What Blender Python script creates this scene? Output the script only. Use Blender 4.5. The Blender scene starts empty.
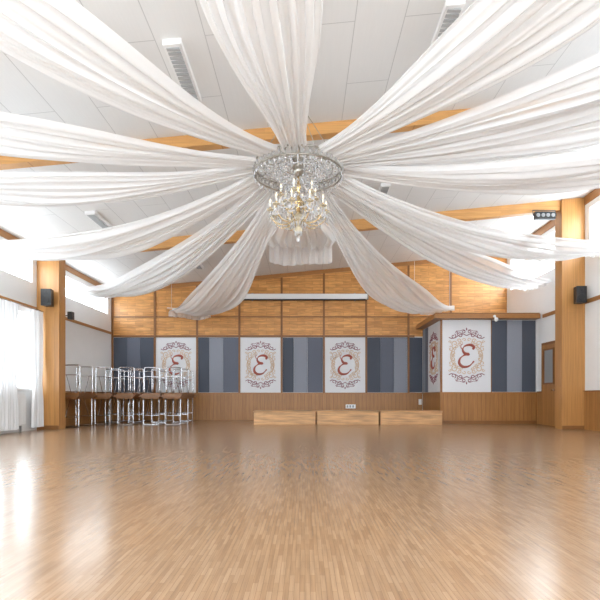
import bpy, bmesh, math, random
from mathutils import Vector, Matrix
random.seed(7)
scene=bpy.context.scene
XL,XR,YB,YF=-6.9,7.2,17.86,-3.0
def zc(x): return 5.3+0.095*x

# ------------------------------------------------------------ materials
def newmat(name):
    m=bpy.data.materials.new(name); m.use_nodes=True
    nt=m.node_tree; b=nt.nodes['Principled BSDF']; return m,nt,b
def simple(name,col,rough=0.5,metal=0.0,noise=0.0,nscale=8.0,spec=0.5):
    m,nt,b=newmat(name)
    b.inputs['Roughness'].default_value=rough; b.inputs['Metallic'].default_value=metal
    b.inputs['Specular IOR Level'].default_value=spec
    b.inputs['Base Color'].default_value=(*col,1)
    if noise>0:
        tc=nt.nodes.new('ShaderNodeTexCoord'); n=nt.nodes.new('ShaderNodeTexNoise'); n.inputs['Scale'].default_value=nscale
        nt.links.new(tc.outputs['Object'],n.inputs['Vector'])
        mx=nt.nodes.new('ShaderNodeMix'); mx.data_type='RGBA'
        mx.inputs['A'].default_value=(*[c*(1-noise) for c in col],1); mx.inputs['B'].default_value=(*[min(1,c*(1+noise)) for c in col],1)
        nt.links.new(n.outputs['Fac'],mx.inputs['Factor']); nt.links.new(mx.outputs['Result'],b.inputs['Base Color'])
    return m
def uvcoords(nt,u,v):
    tc=nt.nodes.new('ShaderNodeTexCoord'); sp=nt.nodes.new('ShaderNodeSeparateXYZ'); cb=nt.nodes.new('ShaderNodeCombineXYZ')
    nt.links.new(tc.outputs['Object'],sp.inputs[0])
    def get(e):
        if len(e)==1: return sp.outputs[e]
        a=nt.nodes.new('ShaderNodeMath'); a.operation='ADD'
        nt.links.new(sp.outputs[e[0]],a.inputs[0]); nt.links.new(sp.outputs[e[1]],a.inputs[1]); return a.outputs[0]
    nt.links.new(get(u),cb.inputs['X']); nt.links.new(get(v),cb.inputs['Y'])
    return cb.outputs[0]
def brickmat(name,u,v,c1,c2,cm,bw,rh,mortar,rough=0.4,grain=(2,40),gamt=0.18,bump=0.0,offset=0.5,coat=0.0):
    m,nt,b=newmat(name)
    vec=uvcoords(nt,u,v)
    br=nt.nodes.new('ShaderNodeTexBrick'); nt.links.new(vec,br.inputs['Vector'])
    br.offset=offset
    br.inputs['Color1'].default_value=(*c1,1); br.inputs['Color2'].default_value=(*c2,1); br.inputs['Mortar'].default_value=(*cm,1)
    br.inputs['Scale'].default_value=1.0; br.inputs['Brick Width'].default_value=bw; br.inputs['Row Height'].default_value=rh
    br.inputs['Mortar Size'].default_value=mortar; br.inputs['Mortar Smooth'].default_value=0.1
    mp=nt.nodes.new('ShaderNodeMapping'); mp.inputs['Scale'].default_value=(grain[0],grain[1],1)
    nt.links.new(vec,mp.inputs['Vector'])
    n=nt.nodes.new('ShaderNodeTexNoise'); n.inputs['Scale'].default_value=1.0; n.inputs['Detail'].default_value=4
    nt.links.new(mp.outputs[0],n.inputs['Vector'])
    mr=nt.nodes.new('ShaderNodeMapRange'); mr.inputs['From Min'].default_value=0.3; mr.inputs['From Max'].default_value=0.7
    mr.inputs['To Min'].default_value=1-gamt; mr.inputs['To Max'].default_value=1+gamt
    nt.links.new(n.outputs['Fac'],mr.inputs['Value'])
    mx=nt.nodes.new('ShaderNodeVectorMath'); mx.operation='SCALE'
    nt.links.new(br.outputs['Color'],mx.inputs[0]); nt.links.new(mr.outputs[0],mx.inputs['Scale'])
    nt.links.new(mx.outputs[0],b.inputs['Base Color'])
    b.inputs['Roughness'].default_value=rough
    return m
M={}
M['floor']=brickmat('parquet_floor','Y','X',(0.31,0.185,0.100),(0.395,0.25,0.145),(0.18,0.105,0.055),0.20,0.024,0.0007,rough=0.21,grain=(3,60),gamt=0.15)
M['floor'].node_tree.nodes['Principled BSDF'].inputs['Specular IOR Level'].default_value=0.6
M['ceiling']=brickmat('ceiling_boards','Y','X',(0.80,0.80,0.80),(0.82,0.82,0.815),(0.58,0.58,0.58),2.4,0.6,0.006,rough=0.7,gamt=0.01)
M['ply']=brickmat('honey_plywood','X','Z',(0.50,0.22,0.055),(0.68,0.335,0.10),(0.36,0.15,0.04),0.55,0.11,0.004,rough=0.4,grain=(3,30),gamt=0.25)
M['wains']=brickmat('amber_boards','Z','XY',(0.34,0.15,0.042),(0.40,0.185,0.055),(0.18,0.07,0.02),4.0,0.13,0.004,rough=0.4,grain=(2,30),gamt=0.15)
M['beam']=brickmat('glulam_wood','XY','Z',(0.60,0.30,0.10),(0.68,0.36,0.125),(0.5,0.24,0.07),3.0,0.06,0.001,rough=0.45,grain=(2,30),gamt=0.12)
M['postw']=brickmat('post_wood','Z','XY',(0.43,0.20,0.06),(0.53,0.26,0.08),(0.32,0.14,0.04),6.0,0.2,0.002,rough=0.4,grain=(1,30),gamt=0.15)
M['trim']=simple('dark_trim_wood',(0.24,0.10,0.028),0.4,noise=0.15)
M['orange']=simple('orange_trim_wood',(0.38,0.17,0.05),0.4,noise=0.15)
M['bench']=brickmat('platform_plywood','X','Z',(0.56,0.31,0.14),(0.62,0.36,0.17),(0.5,0.28,0.12),2.5,0.6,0.001,rough=0.5,grain=(1.5,14),gamt=0.35)
M['white']=simple('white_plaster',(0.86,0.86,0.86),0.8,noise=0.02,nscale=3)
M['wpaint']=simple('white_paint',(0.86,0.86,0.86),0.4)
M['panelw']=simple('panel_white',(0.76,0.77,0.80),0.6)
M['sdark']=simple('fabric_dark_slate',(0.082,0.095,0.125),0.9,noise=0.1,nscale=60)
M['smid']=simple('fabric_mid_slate',(0.14,0.155,0.20),0.9,noise=0.1,nscale=60)
M['slight']=simple('fabric_light_slate',(0.28,0.30,0.355),0.9,noise=0.1,nscale=60)
M['burg']=simple('burgundy_print',(0.26,0.085,0.12),0.6)
M['red']=simple('russet_print',(0.40,0.10,0.07),0.6)
M['tan']=simple('tan_print',(0.64,0.46,0.31),0.6)
M['chrome']=simple('chrome',(0.50,0.50,0.52),0.25,1.0)
M['silver']=simple('aged_silver',(0.40,0.38,0.34),0.3,1.0)
M['brass']=simple('brass',(0.70,0.52,0.28),0.25,1.0)
M['black']=simple('black_plastic',(0.02,0.02,0.022),0.45)
M['grey']=simple('grey_plastic',(0.30,0.31,0.32),0.5)
M['table']=simple('table_laminate',(0.22,0.10,0.04),0.4,noise=0.15)
M['screen']=simple('screen_housing',(0.78,0.79,0.80),0.4)
m,nt,b=newmat('crystal'); b.inputs['Base Color'].default_value=(0.93,0.93,0.95,1); b.inputs['Roughness'].default_value=0.05
b.inputs['Transmission Weight'].default_value=0.6; b.inputs['IOR'].default_value=1.6; M['crystal']=m
m,nt,b=newmat('glass_arm'); b.inputs['Base Color'].default_value=(0.88,0.78,0.58,1); b.inputs['Roughness'].default_value=0.05
b.inputs['Transmission Weight'].default_value=0.6; b.inputs['IOR'].default_value=1.5; M['garm']=m
M['candle']=simple('candle_sleeve',(0.85,0.82,0.74),0.4)
def emis(name,col,s):
    m=bpy.data.materials.new(name); m.use_nodes=True; nt=m.node_tree; nt.nodes.clear()
    e=nt.nodes.new('ShaderNodeEmission'); e.inputs[0].default_value=(*col,1); e.inputs[1].default_value=s
    o=nt.nodes.new('ShaderNodeOutputMaterial'); nt.links.new(e.outputs[0],o.inputs[0]); return m
M['sky']=emis('overcast_daylight_glass',(0.87,0.95,1.0),13.5)
M['sky2']=emis('bright_daylight_glass',(0.87,0.95,1.0),10.5)  # glow of the added panes behind the camera
M['sky3']=emis('shaded_daylight_glass',(0.82,0.93,1.0),8.0)
M['bulb']=emis('warm_bulb',(1.0,0.88,0.68),2.0)
M['tube']=simple('diffuser_louvre',(0.42,0.43,0.44),0.4)
def fabric(name,col,transp,trans):
    m=bpy.data.materials.new(name); m.use_nodes=True; nt=m.node_tree; nt.nodes.clear()
    d=nt.nodes.new('ShaderNodeBsdfDiffuse'); d.inputs[0].default_value=(*col,1)
    t=nt.nodes.new('ShaderNodeBsdfTranslucent'); t.inputs[0].default_value=(*col,1)
    p=nt.nodes.new('ShaderNodeBsdfTransparent')
    a=nt.nodes.new('ShaderNodeMixShader'); a.inputs[0].default_value=trans
    c=nt.nodes.new('ShaderNodeMixShader'); c.inputs[0].default_value=transp
    o=nt.nodes.new('ShaderNodeOutputMaterial')
    nt.links.new(d.outputs[0],a.inputs[1]); nt.links.new(t.outputs[0],a.inputs[2])
    nt.links.new(a.outputs[0],c.inputs[1]); nt.links.new(p.outputs[0],c.inputs[2]); nt.links.new(c.outputs[0],o.inputs[0])
    return m
M['voile']=fabric('white_voile',(0.975,0.98,0.99),0.22,0.48)
M['curt']=fabric('white_curtain_cloth',(0.84,0.84,0.85),0.02,0.08)

# ------------------------------------------------------------ geometry helpers
class B:
    def __init__(s): s.bm=bmesh.new(); s.mats=[]
    def mi(s,k):
        if k not in s.mats: s.mats.append(k)
        return s.mats.index(k)
    def box(s,x0,x1,y0,y1,z0,z1,k):
        s.hexa([(x0,y0,z0),(x1,y0,z0),(x1,y1,z0),(x0,y1,z0),(x0,y0,z1),(x1,y0,z1),(x1,y1,z1),(x0,y1,z1)],k)
    def hexa(s,pts,k):
        vs=[s.bm.verts.new(p) for p in pts]; i=s.mi(k)
        for f in [(0,3,2,1),(4,5,6,7),(0,1,5,4),(1,2,6,5),(2,3,7,6),(3,0,4,7)]:
            s.bm.faces.new([vs[j] for j in f]).material_index=i
    def tube(s,pts,r,k,n=8,closed=False):
        pts=[Vector(p) for p in pts]; i=s.mi(k); rings=[]; N=len(pts)
        up=None
        for a,p in enumerate(pts):
            if closed: d=pts[(a+1)%N]-pts[a-1]
            else: d=pts[min(a+1,N-1)]-pts[max(a-1,0)]
            d.normalize()
            if up is None:
                up=Vector((0,0,1)) if abs(d.z)<0.9 else Vector((1,0,0))
            u=(up-d*up.dot(d)); 
            if u.length<1e-4: u=d.orthogonal()
            u.normalize(); up=u; w=d.cross(u)
            rr=r[a] if isinstance(r,(list,tuple)) else r
            rings.append([s.bm.verts.new(p+(u*math.cos(2*math.pi*q/n)+w*math.sin(2*math.pi*q/n))*rr) for q in range(n)])
        for a in range(N if closed else N-1):
            A=rings[a]; C=rings[(a+1)%N]
            for q in range(n):
                f=s.bm.faces.new((A[q],A[(q+1)%n],C[(q+1)%n],C[q])); f.material_index=i; f.smooth=True
        if not closed:
            for R in (rings[0],rings[-1]):
                s.bm.faces.new(R).material_index=i
    def lathe(s,c,prof,k,n=16):
        i=s.mi(k); rings=[]
        for r,z in prof:
            rings.append([s.bm.verts.new((c[0]+r*math.cos(2*math.pi*q/n),c[1]+r*math.sin(2*math.pi*q/n),c[2]+z)) for q in range(n)])
        for A,C in zip(rings,rings[1:]):
            for q in range(n):
                f=s.bm.faces.new((A[q],A[(q+1)%n],C[(q+1)%n],C[q])); f.material_index=i; f.smooth=True
        s.bm.faces.new(rings[0]).material_index=i; s.bm.faces.new(rings[-1]).material_index=i
    def octa(s,c,r,h,k):
        i=s.mi(k); c=Vector(c)
        e=[s.bm.verts.new(c+Vector(v)) for v in [(r,0,0),(0,r,0),(-r,0,0),(0,-r,0)]]
        t=s.bm.verts.new(c+Vector((0,0,h))); d=s.bm.verts.new(c-Vector((0,0,h)))
        for q in range(4):
            s.bm.faces.new((e[q],e[(q+1)%4],t)).material_index=i
            s.bm.faces.new((e[(q+1)%4],e[q],d)).material_index=i
    def grid(s,f,nu,nv,k):
        i=s.mi(k)
        V=[[s.bm.verts.new(f(a/nu,c/nv)) for c in range(nv+1)] for a in range(nu+1)]
        for a in range(nu):
            for c in range(nv):
                q=s.bm.faces.new((V[a][c],V[a+1][c],V[a+1][c+1],V[a][c+1])); q.material_index=i; q.smooth=True
    def done(s,name,parent=None,bevel=0,recalc=True):
        if recalc: bmesh.ops.recalc_face_normals(s.bm,faces=s.bm.faces)
        me=bpy.data.meshes.new(name); s.bm.to_mesh(me); s.bm.free()
        for k in s.mats: me.materials.append(M[k])
        o=bpy.data.objects.new(name,me); scene.collection.objects.link(o)
        if parent: o.parent=parent
        if bevel:
            md=o.modifiers.new('bevel','BEVEL'); md.width=bevel; md.segments=2; md.limit_method='ANGLE'
        return o
def empty(name,loc=(0,0,0)):
    e=bpy.data.objects.new(name,None); scene.collection.objects.link(e); e.empty_display_size=0.1; return e
def cr(pts,n=8):
    pts=[Vector(p) for p in pts]; out=[]
    P=[pts[0]]+pts+[pts[-1]]
    for i in range(1,len(P)-2):
        for j in range(n):
            t=j/n; a,b_,c,d=P[i-1],P[i],P[i+1],P[i+2]
            out.append(0.5*((2*b_)+(c-a)*t+(2*a-5*b_+4*c-d)*t*t+(-a+3*b_-3*c+d)*t**3))
    out.append(pts[-1]); return out

# ------------------------------------------------------------ room shell
b=B(); b.box(XL-.3,XR+.3,YF-.3,YB+.3,-.2,0,'floor'); b.done('floor')
b=B()
x0,x1=XL-.3,XR+.3
b.hexa([(x0,YF-.3,zc(x0)),(x1,YF-.3,zc(x1)),(x1,YB+.3,zc(x1)),(x0,YB+.3,zc(x0)),
        (x0,YF-.3,zc(x0)+.25),(x1,YF-.3,zc(x1)+.25),(x1,YB+.3,zc(x1)+.25),(x0,YB+.3,zc(x0)+.25)],'ceiling')
b.done('ceiling')
def wall_holes(name,xa,xb,ztop,holes,y0=YF,y1=YB):
    ys=sorted({y0,y1,*[h[0] for h in holes],*[h[1] for h in holes]}); zs=sorted({0,ztop,*[h[2] for h in holes],*[h[3] for h in holes]})
    b=B()
    for ya,yb in zip(ys,ys[1:]):
        for za,zb in zip(zs,zs[1:]):
            ym,zm=(ya+yb)/2,(za+zb)/2
            if any(h[0]<ym<h[1] and h[2]<zm<h[3] for h in holes): continue
            b.box(xa,xb,ya,yb,za,zb,'white')
    return b.done(name)
bays=[(-2.6,2.6),(3.6,7.8),(8.6,12.65),(13.6,17.5)]
Lhi=[(a,c,3.72,4.32) for a,c in bays]; Llo=[(a,c,1.05,2.92) for a,c in bays[:3]]
Rhi=[(a,c,4.55,5.62) for a,c in bays]
wall_holes('wall_left',XL-.25,XL,zc(XL)-0.001,Lhi+Llo)
wall_holes('wall_right',XR,XR+.25,zc(XR)-0.001,Rhi)
b=B(); b.hexa([(XL,YB,0),(XR,YB,0),(XR,YB+.25,0),(XL,YB+.25,0),(XL,YB,zc(XL)),(XR,YB,zc(XR)),(XR,YB+.25,zc(XR)),(XL,YB+.25,zc(XL))],'white'); b.done('wall_back')
b=B()
b.hexa([(XL,YF-.25,3.8),(XR,YF-.25,3.8),(XR,YF,3.8),(XL,YF,3.8),(XL,YF-.25,zc(XL)),(XR,YF-.25,zc(XR)),(XR,YF,zc(XR)),(XL,YF,zc(XL))],'white')
b.box(XL,XR,YF-.25,YF,0,.5,'white')
for a in (XL,-2.6,1.9,XR-1.0): b.box(a,a+1.0,YF-.25,YF,.5,3.8,'white')
b.done('wall_front')
wn=0
def window_x(x,s,ya,yb,za,zb,npan,k='sky'):
    global wn; wn+=1
    b=B(); fx=sorted((x-s*.16,x-s*.08)); 
    t=.05
    b.box(*fx,ya,yb,za,za+t,'wpaint'); b.box(*fx,ya,yb,zb-t,zb,'wpaint')
    for i in range(npan+1):
        c=ya+(yb-ya)*i/npan; c=min(max(c,ya+t/2),yb-t/2)
        b.box(*fx,c-t/2,c+t/2,za+t,zb-t,'wpaint')
    px=x-s*.14
    b.box(*sorted((px,px-s*.02)),ya+.01,yb-.01,za+.01,zb-.01,k)
    b.done('window_%d'%wn)
for h in Lhi: window_x(XL,1,*h,4)
for h in Llo: window_x(XL,1,*h,4,'sky3')
for h in Rhi: window_x(XR,-1,*h,4)
for a,c in ((XL+1.0,-2.6),(-1.6,1.9),(2.9,XR-1.0)):  # unseen glowing glazing behind the camera, added as fill light for drapes and hall
    wn+=1; b=B(); b.box(a,c,YF-.16,YF-.14,.5,3.8,'sky2')
    for i in range(4):
        q=a+(c-a)*i/3; q=min(max(q,a+.03),c-.03); b.box(q-.03,q+.03,YF-.13,YF-.06,.5,3.8,'wpaint')
    b.box(a,c,YF-.13,YF-.06,.5,.56,'wpaint'); b.box(a,c,YF-.13,YF-.06,3.74,3.8,'wpaint'); b.done('window_%d'%wn)

# trims, wainscot, posts, beams
g=.001
b=B(); b.box(XL+g,XL+.03,YF+g,12.84,3.05,3.13,'orange'); b.box(XL+g,XL+.03,13.21,YB-.08,3.05,3.13,'orange'); b.done('trim_1')
b=B(); b.box(XR-.03,XR-g,YF+g,12.84,3.22,3.32,'orange'); b.box(XR-.03,XR-g,13.21,15.1,3.22,3.32,'orange'); b.done('trim_2')
b=B(); b.box(XL+g,XL+.03,YF+g,12.84,zc(XL)-.16,zc(XL)-.005,'orange'); b.box(XL+g,XL+.03,13.21,YB-.1,zc(XL)-.16,zc(XL)-.005,'orange'); b.done('trim_3')
b=B(); b.box(XR-.03,XR-g,YF+g,12.84,zc(XR)-.22,zc(XR)-.01,'orange'); b.box(XR-.03,XR-g,13.21,YB-.1,zc(XR)-.22,zc(XR)-.01,'orange'); b.done('trim_4')
b=B(); b.box(XL+g,XL+.04,13.21,YB-.07,0,.97,'wains'); b.box(XL+g,XL+.06,13.21,YB-.07,.97,1.0,'trim'); b.done('wainscot_left')
b=B(); b.box(XR-.04,XR-g,YF+g,12.82,0,.97,'wains'); b.box(XR-.06,XR-g,YF+g,12.82,.97,1.0,'trim'); b.done('wainscot_right')
b=B(); b.box(XR-.04,XR-g,13.21,14.07,0,.97,'wains'); b.box(XR-.04,XR-g,15.13,15.44,0,.97,'wains'); b.box(XR-.05,XR-g,15.13,15.44,.97,1.0,'trim'); b.done('wainscot_door_side')
b=B(); b.box(XL+.002,4.18,YB-.03,YB-g,0,.96,'wains'); b.box(XL+.002,4.18,YB-.06,YB-g,.94,.98,'orange'); b.done('wainscot_back')
b=B(); b.box(XL+g,XL+.02,YF+g,12.82,0,.1,'wpaint'); b.done('baseboard_left')
for nm,xa,xb,x in (('l',XL+g,XL+.58,XL+.3),('r',XR-.6,XR-g,XR-.3)):
    b=B(); b.hexa([(xa,12.85,0),(xb,12.85,0),(xb,13.2,0),(xa,13.2,0),(xa,12.85,zc(xa)-.01),(xb,12.85,zc(xb)-.01),(xb,13.2,zc(xb)-.01),(xa,13.2,zc(xa)-.01)],'postw')
    b.box(xa,xb,12.83,12.85,0,.1,'trim'); b.done('timber_post',bevel=.01)
for yb_,h in ((2.9,.2),(8.25,.19),(13.02,.26)):
    b=B(); xa,xb=XL+(.581 if yb_>13 else .031),XR-(.601 if yb_>13 else .031)
    b.hexa([(xa,yb_-.09,zc(xa)-h),(xb,yb_-.09,zc(xb)-h),(xb,yb_+.09,zc(xb)-h),(xa,yb_+.09,zc(xa)-h),
            (xa,yb_-.09,zc(xa)),(xb,yb_-.09,zc(xb)),(xb,yb_+.09,zc(xb)),(xa,yb_+.09,zc(xa))],'beam'); b.done('roof_beam')

# ------------------------------------------------------------ back wall upper panelling
BX=[XL+.04+1.507*k for k in range(9)]+[XR-.002]
b=B()
for xa,xb in zip(BX,BX[1:]):
    b.hexa([(xa,YB-.03,2.98),(xb,YB-.03,2.98),(xb,YB-g,2.98),(xa,YB-g,2.98),(xa,YB-.03,zc(xa)-.02),(xb,YB-.03,zc(xb)-.02),(xb,YB-g,zc(xb)-.02),(xa,YB-g,zc(xa)-.02)],'ply')
b.done('wood_panelling_back')
b=B()
for x in BX[:-1]:
    b.box(x-.035,x+.035,YB-.06,YB-.031,.98 if x<4.1 else 3.45,zc(x)-.05,'trim')
xa,xb=XL+.002,XR-.04
for z0,z1 in ((2.95,3.03),(3.66,3.70)):
    b.box(xa,xb if z0>3.5 else 3.9,YB-.055,YB-.031,z0,z1,'trim')
b.hexa([(xa,YB-.07,zc(xa)-.14),(xb,YB-.07,zc(xb)-.14),(xb,YB-.031,zc(xb)-.14),(xa,YB-.031,zc(xa)-.14),(xa,YB-.07,zc(xa)-.002),(xb,YB-.07,zc(xb)-.002),(xb,YB-.031,zc(xb)-.002),(xa,YB-.031,zc(xa)-.002)],'orange')
b.done('trim_5')

def stripe_panel(o,u,n,w,z0,z1,cols):
    b=B(); u=Vector(u); n=Vector(n); o=Vector(o)+n*.001; t=0
    tot=sum(c[1] for c in cols)
    for k,f in cols:
        a=o+u*(w*t/tot+.004); t+=f; c=o+u*(w*t/tot-.004)
        q=[a,c,c+n*.03,a+n*.03]
        b.hexa([Vector((p.x,p.y,z0)) for p in q]+[Vector((p.x,p.y,z1)) for p in q],k)
    return b.done('fabric_wall_panel')
def ornament(o,u,n,w,z0,z1,sc=1.0,scu=None):
    scu=scu or sc
    root=empty('monogram_wall_panel')
    u=Vector(u); n=Vector(n); o=Vector(o)+n*.001
    b=B(); q=[o,o+u*w,o+u*w+n*.03,o+n*.03]
    b.hexa([Vector((p.x,p.y,z0)) for p in q]+[Vector((p.x,p.y,z1)) for p in q],'panelw'); b.done('board',root)
    cen=o+u*(w/2)+n*.032+Vector((0,0,(z0+z1)/2))
    def T(p): return cen+u*(p[0]*scu)+Vector((0,0,p[1]*sc))
    def spiral(cx,cy,r0,r1,a0,a1,N=18): return [T((cx+(r0+(r1-r0)*i/N)*math.cos(a0+(a1-a0)*i/N),cy+(r0+(r1-r0)*i/N)*math.sin(a0+(a1-a0)*i/N))) for i in range(N+1)]
    b=B()
    E=cr([(.20,.22,0),(.24,.30,0),(.12,.37,0),(-.06,.33,0),(-.13,.21,0),(-.06,.09,0),(.07,.06,0),(-.08,.03,0),(-.22,-.09,0),(-.24,-.24,0),(-.12,-.35,0),(.08,-.33,0),(.24,-.17,0)],8)
    E=[p*.92 for p in E]
    N=len(E); r=[.014+.030*abs(math.sin(3.0*math.pi*i/N+.5)) for i in range(N)]
    b.tube([T(p) for p in E],r,'red',6); b.tube(spiral(-.1,.34,.03,.14,2.6,4.6),.012,'red',5)
    b.done('monogram_letter',root)
    b=B()
    for sx in (1,-1):
        for sy in (1,-1):
            def sp(cx,cy,r0,r1,a0,a1,rad,N=16,k='burg'):
                pts=[]
                for i in range(N+1):
                    rr=r0+(r1-r0)*i/N; a=a0+(a1-a0)*i/N
                    pts.append(T((sx*(cx+rr*math.cos(a)),sy*(cy+rr*math.sin(a)))))
                b.tube(pts,rad,k,5)
            b.tube([T((sx*.0,sy*.62)),T((sx*.1,sy*.67)),T((sx*.22,sy*.64)),T((sx*.34,sy*.56)),T((sx*.46,sy*.53)),T((sx*.54,sy*.57))],.013,'burg',5)
            sp(.20,.63,.09,.02,0,7.5,.013); sp(.40,.60,.08,.02,2.0,9.0,.012); sp(.08,.73,.06,.015,-1,6,.011); sp(.30,.71,.04,.01,0,6,.010)
            b.tube([T((sx*.04,sy*.78)),T((sx*.10,sy*.80)),T((sx*.2,sy*.76)),T((sx*.32,sy*.76))],.009,'burg',5)
            sp(.36,.38,.10,.02,-1,6,.014,k='tan'); sp(.48,.22,.08,.02,1,8,.012,k='tan'); sp(.40,.08,.09,.02,-2,5,.013,k='tan'); sp(.22,.46,.07,.02,0,7,.012,k='tan'); sp(.50,.42,.05,.01,0,6,.011,k='tan'); sp(.07,.49,.06,.01,0,6,.011,k='tan')
    b.octa(T((0,.82)),.025,.05,'burg'); b.octa(T((0,-.82)),.025,.05,'burg')
    b.done('scroll_ornament',root)
    b=B()
    for sx in (1,-1):
        for i in range(13):
            a=-1.15+2.3*i/12
            cx,cy=sx*.42*math.cos(a),.44*math.sin(a)
            pts=[]
            for j in range(11):
                rr=.055*(1-j/12); an=j*.62+i
                pts.append(T((cx+rr*math.cos(an),cy+rr*math.sin(an))))
            b.tube(pts,.011,'tan',4)
        b.tube([T((sx*.49*math.cos(-.9+1.8*i/16),.40*math.sin(-.9+1.8*i/16))) for i in range(17)],.010,'tan',4)
    b.done('floral_wreath',root)
    return root
z0,z1=.99,2.94
pat=[[('sdark',1),('smid',1),('sdark',1)],None,[('sdark',.8),('slight',1),('smid',1.1)],None,[('sdark',.8),('slight',1),('smid',1.1)],None,[('sdark',1),('smid',1),('slight',1)],[('sdark',1)]]
for i,p in enumerate(pat):
    xa=BX[i]+.036; xb=BX[i+1]-.036
    if xa>4.1: continue
    if i==7: xb=4.19
    if xb>4.19: xb=4.19
    if xb-xa<.1: continue
    if p is None: ornament((xa,YB,0),(1,0,0),(0,-1,0),xb-xa,z0,z1)
    else: stripe_panel((xa,YB,0),(1,0,0),(0,-1,0),xb-xa,z0,z1,p)

# ------------------------------------------------------------ side room box at right
bx,by=4.22,15.5
b=B(); b.box(bx,XR-.001,by,YB-.07,0,3.22,'white'); b.done('wall_alcove')
b=B(); b.box(bx-.03,XR-.005,by-.03,by-.001,0,.96,'wains'); b.box(bx-.03,bx-.001,by-.001,YB-.07,0,.96,'wains')
b.box(bx-.05,XR-.005,by-.05,by-.03,.94,.98,'orange'); b.box(bx-.05,bx-.03,by-.05,YB-.07,.94,.98,'orange'); 
b.box(bx-.03,XR-.005,by-.045,by-.03,0,.1,'trim'); b.done('wainscot_alcove')
b=B(); b.box(bx-.28,XR-.04,by-.3,YB-.08,3.225,3.36,'orange'); b.box(bx-.24,XR-.04,by-.26,YB-.08,3.36,3.40,'trim'); b.done('alcove_roof_slab',bevel=.01)
w=1.5
ornament((bx+.03,by,0),(1,0,0),(0,-1,0),w,.99,3.2,1.02)
stripe_panel((bx+.03+w+.03,by,0),(1,0,0),(0,-1,0),XR-.06-(bx+w+.06),.99,3.2,[('sdark',1),('slight',1),('sdark',.9)])
ornament((bx,YB-.85,0),(0,-1,0),(-1,0,0),1.45,.99,3.2,1.0)
stripe_panel((bx,YB-.08,0),(0,-1,0),(-1,0,0),.74,.99,3.2,[('slight',1),('smid',1)])
b=B(); b.box(bx-.035,bx+.028,by-.035,by-.002,.98,3.22,'trim'); b.box(bx+w+.035,bx+w+.055,by-.035,by-.001,.98,3.22,'trim'); b.done('trim_6')

# door on right wall
b=B(); b.box(XR-.05,XR-g,14.08,15.12,0,2.45,'trim')
b.box(XR-.08,XR-.05,14.16,15.04,0,2.37,'wains'); b.box(XR-.085,XR-.08,14.34,14.86,1.25,2.2,'grey')
b.box(XR-.10,XR-.08,14.28,14.34,1.2,2.25,'trim'); b.box(XR-.10,XR-.08,14.86,14.92,1.2,2.25,'trim')
b.box(XR-.10,XR-.08,14.34,14.86,1.2,1.25,'trim'); b.box(XR-.10,XR-.08,14.34,14.86,2.2,2.25,'trim')
b.tube([(XR-.08,14.22,1.03),(XR-.14,14.22,1.03),(XR-.14,14.34,1.03)],.012,'chrome'); b.done('door_1')

# projection screen
b=B(); z=4.38
b.box(-2.3,2.2,YB-.22,YB-.08,z-.09,z+.09,'screen'); b.box(-2.34,-2.3,YB-.23,YB-.07,z-.1,z+.1,'grey'); b.box(2.2,2.24,YB-.23,YB-.07,z-.1,z+.1,'grey')
b.tube([(-2.25,YB-.15,z-.11),(2.15,YB-.15,z-.11)],.03,'black')
b.box(-1.9,-1.84,YB-.09,YB-.061,z-.14,z+.14,'grey'); b.box(1.74,1.8,YB-.09,YB-.061,z-.14,z+.14,'grey'); b.done('projection_screen',bevel=.008)

# low platforms
for i in range(3):
    xa=-1.56+i*1.905; b=B()
    ya=15.0; yb=15.95; L=1.89
    b.box(xa,xa+L,ya,yb,.37,.41,'bench')
    b.box(xa+.02,xa+L-.02,ya+.02,ya+.05,.0,.365,'bench'); b.box(xa+.02,xa+L-.02,yb-.05,yb-.02,0,.365,'bench')
    b.box(xa+.02,xa+.05,ya+.05,yb-.05,0,.365,'bench'); b.box(xa+L-.05,xa+L-.02,ya+.05,yb-.05,0,.365,'bench')
    b.box(xa+L/2-.01,xa+L/2+.01,ya+.05,yb-.05,0,.365,'bench')
    b.done('stage_platform',bevel=.006)

# loudspeakers
def speaker(x,y,z,s):
    b=B(); w,h,d=.26,.42,.22
    b.hexa([(x-w/2,y-d,z-h/2),(x+w/2,y-d,z-h/2),(x+w/2-.04,y,z-h/2),(x-w/2+.04,y,z-h/2),(x-w/2,y-d,z+h/2),(x+w/2,y-d,z+h/2),(x+w/2-.04,y,z+h/2),(x-w/2+.04,y,z+h/2)],'black')
    b.box(x-.02,x+.02,y,y+.055,z-.05,z+.05,'grey')
    for zz,r in ((z-.07,.09),(z+.12,.04)):
        b.tube([(x,y-d-.004,zz),(x,y-d-.012,zz)],[r,r*.9],'black',16)
    b.done('loudspeaker',bevel=.012)
speaker(XL+.38,12.79,3.35,1); speaker(XR-.24,12.79,3.42,1)
def spot(x,y,z,name='stage_spotlight'):
    b=B(); b.box(x-.26,x+.26,y-.12,y-.02,z-.13,z+.06,'black')
    for i in range(4): b.tube([(x-.19+.127*i,y-.125,z-.035),(x-.19+.127*i,y-.14,z-.035)],[.05,.045],'grey',12)
    b.tube([(x-.26,y-.07,z-.03),(x-.29,y-.07,z-.03),(x-.29,y-.03,z+.12),(x+.29,y-.03,z+.12),(x+.29,y-.07,z-.03),(x+.26,y-.07,z-.03)],.012,'black')
    b.done(name,bevel=.008)
spot(6.15,12.9,5.52)
b=B(); b.box(-6.15,-5.85,12.72,12.92,4.42,4.5,'black'); b.tube([(-6.0,12.84,4.5),(-6.0,12.925,4.62)],.02,'black'); b.tube([(-6.1,12.72,4.46),(-6.1,12.68,4.46)],.03,'grey'); b.done('beam_projector',bevel=.008)
b=B(); b.box(XL+.6,XL+.72,13.25,13.4,2.9,3.1,'black'); b.tube([(XL+.001,13.32,3.0),(XL+.6,13.32,3.0)],.015,'black'); b.done('small_wall_speaker',bevel=.01)
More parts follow.
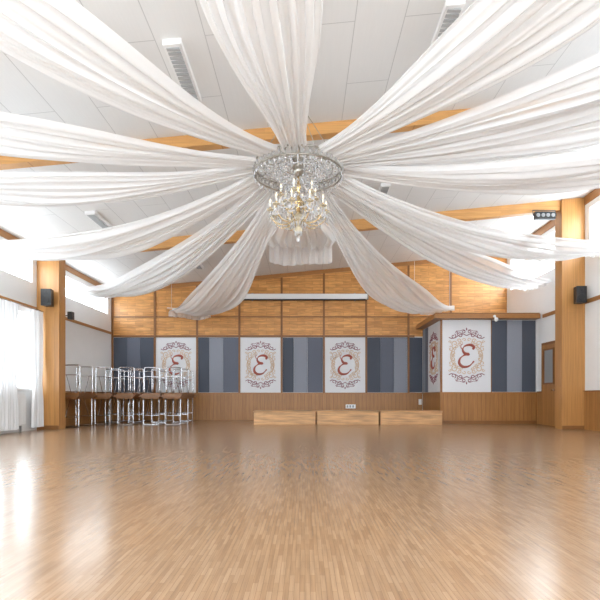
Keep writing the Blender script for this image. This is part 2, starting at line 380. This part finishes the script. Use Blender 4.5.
b=B(); b.tube([(5.75,15.19,3.28),(5.75,15.15,3.28)],.04,'wpaint',12); b.tube([(5.75,15.17,3.28),(5.75,15.05,3.2)],.014,'wpaint'); b.lathe((5.75,15.03,3.10),[(.02,0),(.045,.02),(.055,.05),(.055,.10),(.02,.12)],'wpaint'); b.done('security_camera')

# ceiling lights
def clight(x,ya,yb):
    b=B(); w=.11
    def zz(q): return zc(q)
    b.hexa([(x-w,ya,zz(x-w)-.07),(x+w,ya,zz(x+w)-.07),(x+w,yb,zz(x+w)-.07),(x-w,yb,zz(x-w)-.07),(x-w,ya,zz(x-w)),(x+w,ya,zz(x+w)),(x+w,yb,zz(x+w)),(x-w,yb,zz(x-w))],'wpaint')
    n=14
    for i in range(n):
        y=ya+.05+(yb-ya-.1)*i/n
        b.hexa([(x-w+.03,y,zz(x)-.085),(x+w-.03,y,zz(x)-.085),(x+w-.03,y+.05,zz(x)-.085),(x-w+.03,y+.05,zz(x)-.085),(x-w+.03,y,zz(x)-.07),(x+w-.03,y,zz(x)-.07),(x+w-.03,y+.05,zz(x)-.07),(x-w+.03,y+.05,zz(x)-.07)],'tube')
    b.done('ceiling_light_fixture')
for x,ya,yb in ((-1.6,6.0,7.2),(1.75,5.8,7.0),(-4.65,10.8,12.0),(-3.35,14.8,16.0),(-4.65,6.0,7.2),(5.0,6.0,7.2),(1.75,10.8,12.0),(5.0,10.8,12.0)): clight(x,ya,yb)

# ------------------------------------------------------------ chandelier
HX,HY,HZ=-.1,7.5,4.25; R=.66
root=empty('chandelier')
def P(r,a,z): return (HX+r*math.cos(a),HY+r*math.sin(a),HZ+z)
b=B()
for r,z,t in ((R,.05,.013),(R,-.07,.013),(R*.78,.0,.009),(R*.45,.06,.009)):
    b.tube([P(r,2*math.pi*i/64,z) for i in range(64)],t,'silver',8,closed=True)
for i in range(12):
    a=2*math.pi*i/12; b.tube([P(R,a,0.05),P(.05,a,.13)],.006,'silver',6); 
for i in range(48):
    a=2*math.pi*i/48; b.tube([P(R,a,.05),P(R,a,-.07)],.005,'silver',5)
    b.tube([P(R+.01,a+.13*j/6,-.01+.05*math.sin(math.pi*j/6)) for j in range(7)],.005,'silver',5)
b.lathe((HX,HY,HZ),[(.02,-.1),(.07,-.06),(.09,0),(.06,.08),(.1,.14),(.03,.2),(.02,zc(HX)-HZ-.08),(.09,zc(HX)-HZ-.06),(.09,zc(HX)-HZ)],'silver')
for i in range(4):
    a=math.pi/4+i*math.pi/2; b.tube([P(R,a,.05),(HX+.03*math.cos(a),HY+.03*math.sin(a),zc(HX)-.05)],.005,'silver',5)
b.done('crown_ring',root)
b=B()
for i in range(48):
    a=2*math.pi*i/48
    b.octa(P(R+.012,a,-.01),.018,.03,'crystal'); b.octa(P(R,a,-.115),.014,.035,'crystal')
for i in range(32):
    a=2*math.pi*i/32
    for j in range(1,12):
        t=j/12; r=R*(1-t)+.07*t; z=-.05*(1-t)+.10*t-.30*t*(1-t)
        b.octa(P(r,a,z),.013,.016,'crystal')
for i in range(24):
    a=2*math.pi*i/24
    for j in range(1,9):
        t=j/9; r=R*.78*(1-t)+.16*t; z=-.02-.38*t+.1*math.sin(math.pi*t)
        b.octa(P(r,a,z),.011,.016,'crystal')
b.done('crystal_strands',root)
b=B()
cz=-.68
b.lathe((HX,HY,HZ+cz),[(.01,-.30),(.04,-.27),(.06,-.22),(.03,-.17),(.02,-.14),(.09,-.10),(.12,-.05),(.07,0),(.03,.04)],'garm',20)
b.lathe((HX,HY,HZ+cz),[(.03,.04),(.03,.12),(.06,.17),(.07,.2),(.03,.26),(.02,.38),(.05,.42),(.02,.48),(.015,.66)],'brass',20)
def arms(n,r,z0,z1,off):
    for i in range(n):
        a=2*math.pi*i/n+off
        pts=cr([P(.05,a,z0),P(r*.35,a,z0-.10),P(r*.7,a,z0-.11),P(r*.97,a,z0-.02),P(r,a,z1)],5)
        b.tube(pts,.012,'garm',6)
        b.tube([Vector(p)+Vector((0,0,-.013)) for p in pts],.006,'brass',5)
        c=P(r,a,z1)
        b.lathe(c,[(.01,-.02),(.05,0),(.055,.012),(.02,.016)],'garm',10)
        b.lathe(c,[(.02,.016),(.024,.03),(.014,.045)],'brass',10)
        b.lathe(c,[(.012,.035),(.012,.11)],'candle',8)
arms(10,.42,cz-.02,cz+.06,0.1); arms(6,.27,cz+.2,cz+.27,.3)
b.done('glass_arms',root)
b=B()
for n,r,z,off in ((10,.42,cz+.06,.1),(6,.27,cz+.27,.3)):
    for i in range(n):
        a=2*math.pi*i/n+off; c=P(r,a,z+.11)
        b.lathe(c,[(.006,0),(.012,.015),(.014,.028),(.008,.045),(.002,.065)],'bulb',8)
b.done('candle_bulbs',root)
b=B()
for n,r,z,off in ((10,.42,cz+.06,.1),(6,.27,cz+.27,.3)):
    for i in range(n):
        a=2*math.pi*i/n+off; a2=a+2*math.pi/n
        for q in range(5):
            aa=a+(q-2)*.045*.42/r; b.octa(P(r+.02*(q%2),aa,z-.07-.02*(q%2)),.014,.04,'crystal')
            b.octa(P(r,aa,z-.14),.010,.02,'crystal')
        p,q2=Vector(P(r,a,z)),Vector(P(r,a2,z))
        for j in range(1,9):
            t=j/9; v=p.lerp(q2,t); v.z-=.32*t*(1-t); b.octa(v,.013,.017,'crystal')
        p2=Vector(P(.05,a,z+.3))
        for j in range(1,10):
            t=j/10; v=p.lerp(p2,t); v.z-=.3*t*(1-t); b.octa(v,.012,.017,'crystal')
for i in range(14):
    a=2*math.pi*i/14; b.octa(P(.11,a,cz-.14),.013,.045,'crystal'); b.octa(P(.05,a,cz-.27),.012,.04,'crystal'); b.octa(P(.2,a,cz-.12),.014,.04,'crystal'); b.octa(P(.3,a,cz-.12),.014,.04,'crystal')
b.octa(P(0,0,cz-.36),.03,.06,'crystal')
b.done('crystal_drops',root)

# ------------------------------------------------------------ drapes
def drape(end,sag,w1,seed,tail=0,w0=.34,cord=None,npl=7):
    rnd=random.Random(seed); E=Vector(end); H=Vector((HX,HY,HZ+.02))
    d=E-H; d.z=0; d.normalize(); S=H+d*(R+.01); side=Vector((-d.y,d.x,0))
    ph=[rnd.uniform(0,6.28) for _ in range(6)]
    L=(E-S).length; tt=tail/L
    def f(a,c):
        t=a*(1+tt); s=c*2-1
        if t<=1: p=S.lerp(E,t); p.z-=4*sag*t*(1-t)
        else: p=E.copy(); p.z-=(t-1)*L; 
        q=min(t,1)
        k=min(1,q*1.7); k=k*k*(3-2*k)
        w=w0+(w1-w0)*k
        wob=.04*math.sin(3*q+ph[0])*k
        th=s*npl*math.pi+ph[1]+1.0*math.sin(2.2*q+ph[2])
        amp=(.03+.02*k)
        fold=amp*(math.sin(th)+.45*math.sin(2.3*th+ph[3]+1.5*q)+.3*math.sin(.45*th+ph[4]))
        lat=.35*amp*math.sin(2*th+ph[5])
        crosssag=-.10*k*(1-s*s)+ .03*math.sin(9*q+4*s+ph[3])*k
        p=p+side*(s*w/2+lat+wob)
        if t<=1: p.z+=fold+crosssag
        else:
            p.z+=crosssag; p=p-d*fold*1.0; p.z+=fold*max(0,1-(t-1)/max(tt,1e-5)*2)
        return p
    b=B(); b.grid(f,70,80,'voile')
    o=b.done('ceiling_drape',recalc=False)
    b=B()
    b.tube([E-side*w1*.5+Vector((0,0,.03)),E+side*w1*.5+Vector((0,0,.03))],.012,'wpaint',6)
    if cord:
        for q in (-.4,.4):
            p=E+side*w1*q; b.tube([p+Vector((0,0,.03)),Vector(cord(p))],.005,'wpaint',5)
    c=b.done('hanging_rod',o)
up=lambda p:(p.x,p.y,zc(p.x)-.005)
D=[((-4.05,17.4,3.85),.62,1.45,.22,up),((4.4,17.35,3.90),.55,1.5,.10,up),((-.1,12.8,4.80),.35,1.6,.50,up),
   ((-6.6,15.6,4.1),.5,1.2,.1,None),((6.95,15.2,4.3),.32,1.2,.1,None),
   ((-6.7,10.7,4.1),.5,1.2,.1,None),((6.95,11.4,4.3),.5,1.2,.1,None),
   ((-6.7,7.6,4.3),.28,1.2,.1,None),((6.95,7.6,4.95),.42,1.3,.1,None),
   ((-6.7,5.6,4.5),.15,1.2,.1,None),((6.95,5.9,5.1),.25,1.2,.1,None),
   ((-4.2,2.3,4.7),.35,1.1,.1,up),((6.95,4.1,5.3),.25,1.2,.1,None),
   ((3.9,2.5,5.2),.3,1.3,.1,up),((-.5,2.5,4.95),.25,1.1,.1,up)]
for i,(e,s,w,t,c) in enumerate(D): drape(e,s,w,i+3,tail=t,cord=c)

# ------------------------------------------------------------ curtains on left windows
def curtain(ya,yb,za,zb,seed):
    rnd=random.Random(seed); p0=rnd.uniform(0,6)
    def f(a,c):
        y=ya+(yb-ya)*c; n=(yb-ya)/.11
        g=.5+.5*a
        tuck=1-.25*math.exp(-((a-.62)/.12)**2)
        yc=(ya+yb)/2
        return Vector((XL+.19+.035*g*math.sin(c*n*2*math.pi+p0)+.012*math.sin(c*17+p0), yc+(y-yc)*tuck, zb+(za-zb)*a))
    b=B(); b.grid(f,24,int((yb-ya)*90),'curt'); 
    o=b.done('window_curtain',recalc=False)
    return o
curtain(10.9,11.75,.08,3.0,1); curtain(12.3,12.8,.08,3.0,2); curtain(8.7,9.4,.08,3.0,3); curtain(3.7,4.4,.08,3.0,4); curtain(7.0,7.7,.08,3.0,5)
b=B(); b.tube([(XL+.19,3.4,3.02),(XL+.19,12.82,3.02)],.015,'chrome'); 
for y in (3.6,8.2,12.7): b.tube([(XL+.001,y,3.02),(XL+.19,y,3.02)],.01,'chrome')
b.done('curtain_rod')
b=B(); b.box(XL+.001,XL+.08,8.6,12.65,1.0,1.04,'wpaint'); b.done('window_sill')
b=B(); b.box(XL+.03,XL+.11,9.6,12.2,.15,.92,'wpaint')
for i in range(49): y=9.62+i*.052; b.box(XL+.11,XL+.12,y,y+.03,.18,.89,'wpaint')
b.box(XL+.001,XL+.03,10.3,10.36,.3,.8,'grey'); b.box(XL+.001,XL+.03,11.7,11.76,.3,.8,'grey'); b.box(XL+.05,XL+.1,10.1,10.15,0,.15,'grey'); b.box(XL+.05,XL+.1,11.95,12.0,0,.15,'grey')
b.done('radiator',bevel=.004)

# ------------------------------------------------------------ stacked tables
def tbl(cx,cy,rot,w,l,zb,inv,name='folding_table'):
    b=B(); h=.86
    def Z(z): return zb+(h-z if inv else z)
    c,s=math.cos(rot),math.sin(rot)
    def W(x,y,z): return (cx+c*x-s*y,cy+s*x+c*y,Z(z))
    def bx(x0,x1,y0,y1,z0,z1,k):
        za,zb_=(z0,z1) if not inv else (z1,z0)
        b.hexa([W(x0,y0,za),W(x1,y0,za),W(x1,y1,za),W(x0,y1,za),W(x0,y0,zb_),W(x1,y0,zb_),W(x1,y1,zb_),W(x0,y1,zb_)],k)
    bx(-w/2,w/2,-l/2,l/2,h-.03,h,'table'); bx(-w/2+.05,w/2-.05,-l/2+.05,l/2-.05,h-.08,h-.03,'trim')
    for sy in (-1,1):
        y=sy*(l/2-.18); hw=w/2-.07
        pts=cr([(-hw,y,h-.08),(-hw,y,.10),(-hw+.02,y,.03),(-hw+.08,y,.015),(hw-.08,y,.015),(hw-.02,y,.03),(hw,y,.10),(hw,y,h-.08)],4)
        b.tube([W(*p) for p in pts],.016,'chrome',8)
        b.tube([W(-hw,y,.28),W(hw,y,.28)],.011,'chrome',6)
        for sx in (-1,1): b.tube([W(sx*hw*.6,y,.28),W(sx*hw*.6,y-sy*.3,h-.08)],.008,'chrome',6)
    return b.done(name,bevel=.004)
for cx,cy,rot in ((-6.42,14.1,0.0),(-6.05,15.35,0.03),(-5.33,15.3,-.02),(-4.6,15.35,.02),(-3.92,15.3,-.03),(-6.2,16.85,0.0),(-5.5,16.8,-.03),(-4.8,16.85,.02),(-4.1,16.85,0.03)):
    tbl(cx,cy,rot,.60,1.2,0.0,False); tbl(cx+.02,cy,rot+.02,.60,1.2,.862,True)

b=B(); b.box(4.05,4.15,YB-.075,YB-.031,.55,.75,'wpaint'); b.done('wall_socket')
b=B(); b.box(1.45,1.8,YB-.09,YB-.031,.42,.56,'wpaint'); 
for i in range(3): b.box(1.48+.1*i,1.54+.1*i,YB-.1,YB-.09,.45,.53,'grey')
b.done('power_outlet_strip')

# ------------------------------------------------------------ world, view, camera
w=bpy.data.worlds.new('World'); scene.world=w; w.use_nodes=True
w.node_tree.nodes['Background'].inputs[0].default_value=(.9,.95,1,1); w.node_tree.nodes['Background'].inputs[1].default_value=1.0
scene.view_settings.view_transform='Standard'; scene.view_settings.look='None'; scene.view_settings.exposure=0.0
cam=bpy.data.cameras.new('camera'); co=bpy.data.objects.new('camera',cam); scene.collection.objects.link(co)
co.location=(0,0,.86); co.rotation_euler=(math.pi/2,0,0); cam.sensor_width=36; cam.lens=30
cam.shift_x=-5/600; cam.shift_y=(396-300)/600; cam.clip_start=.05
scene.camera=co
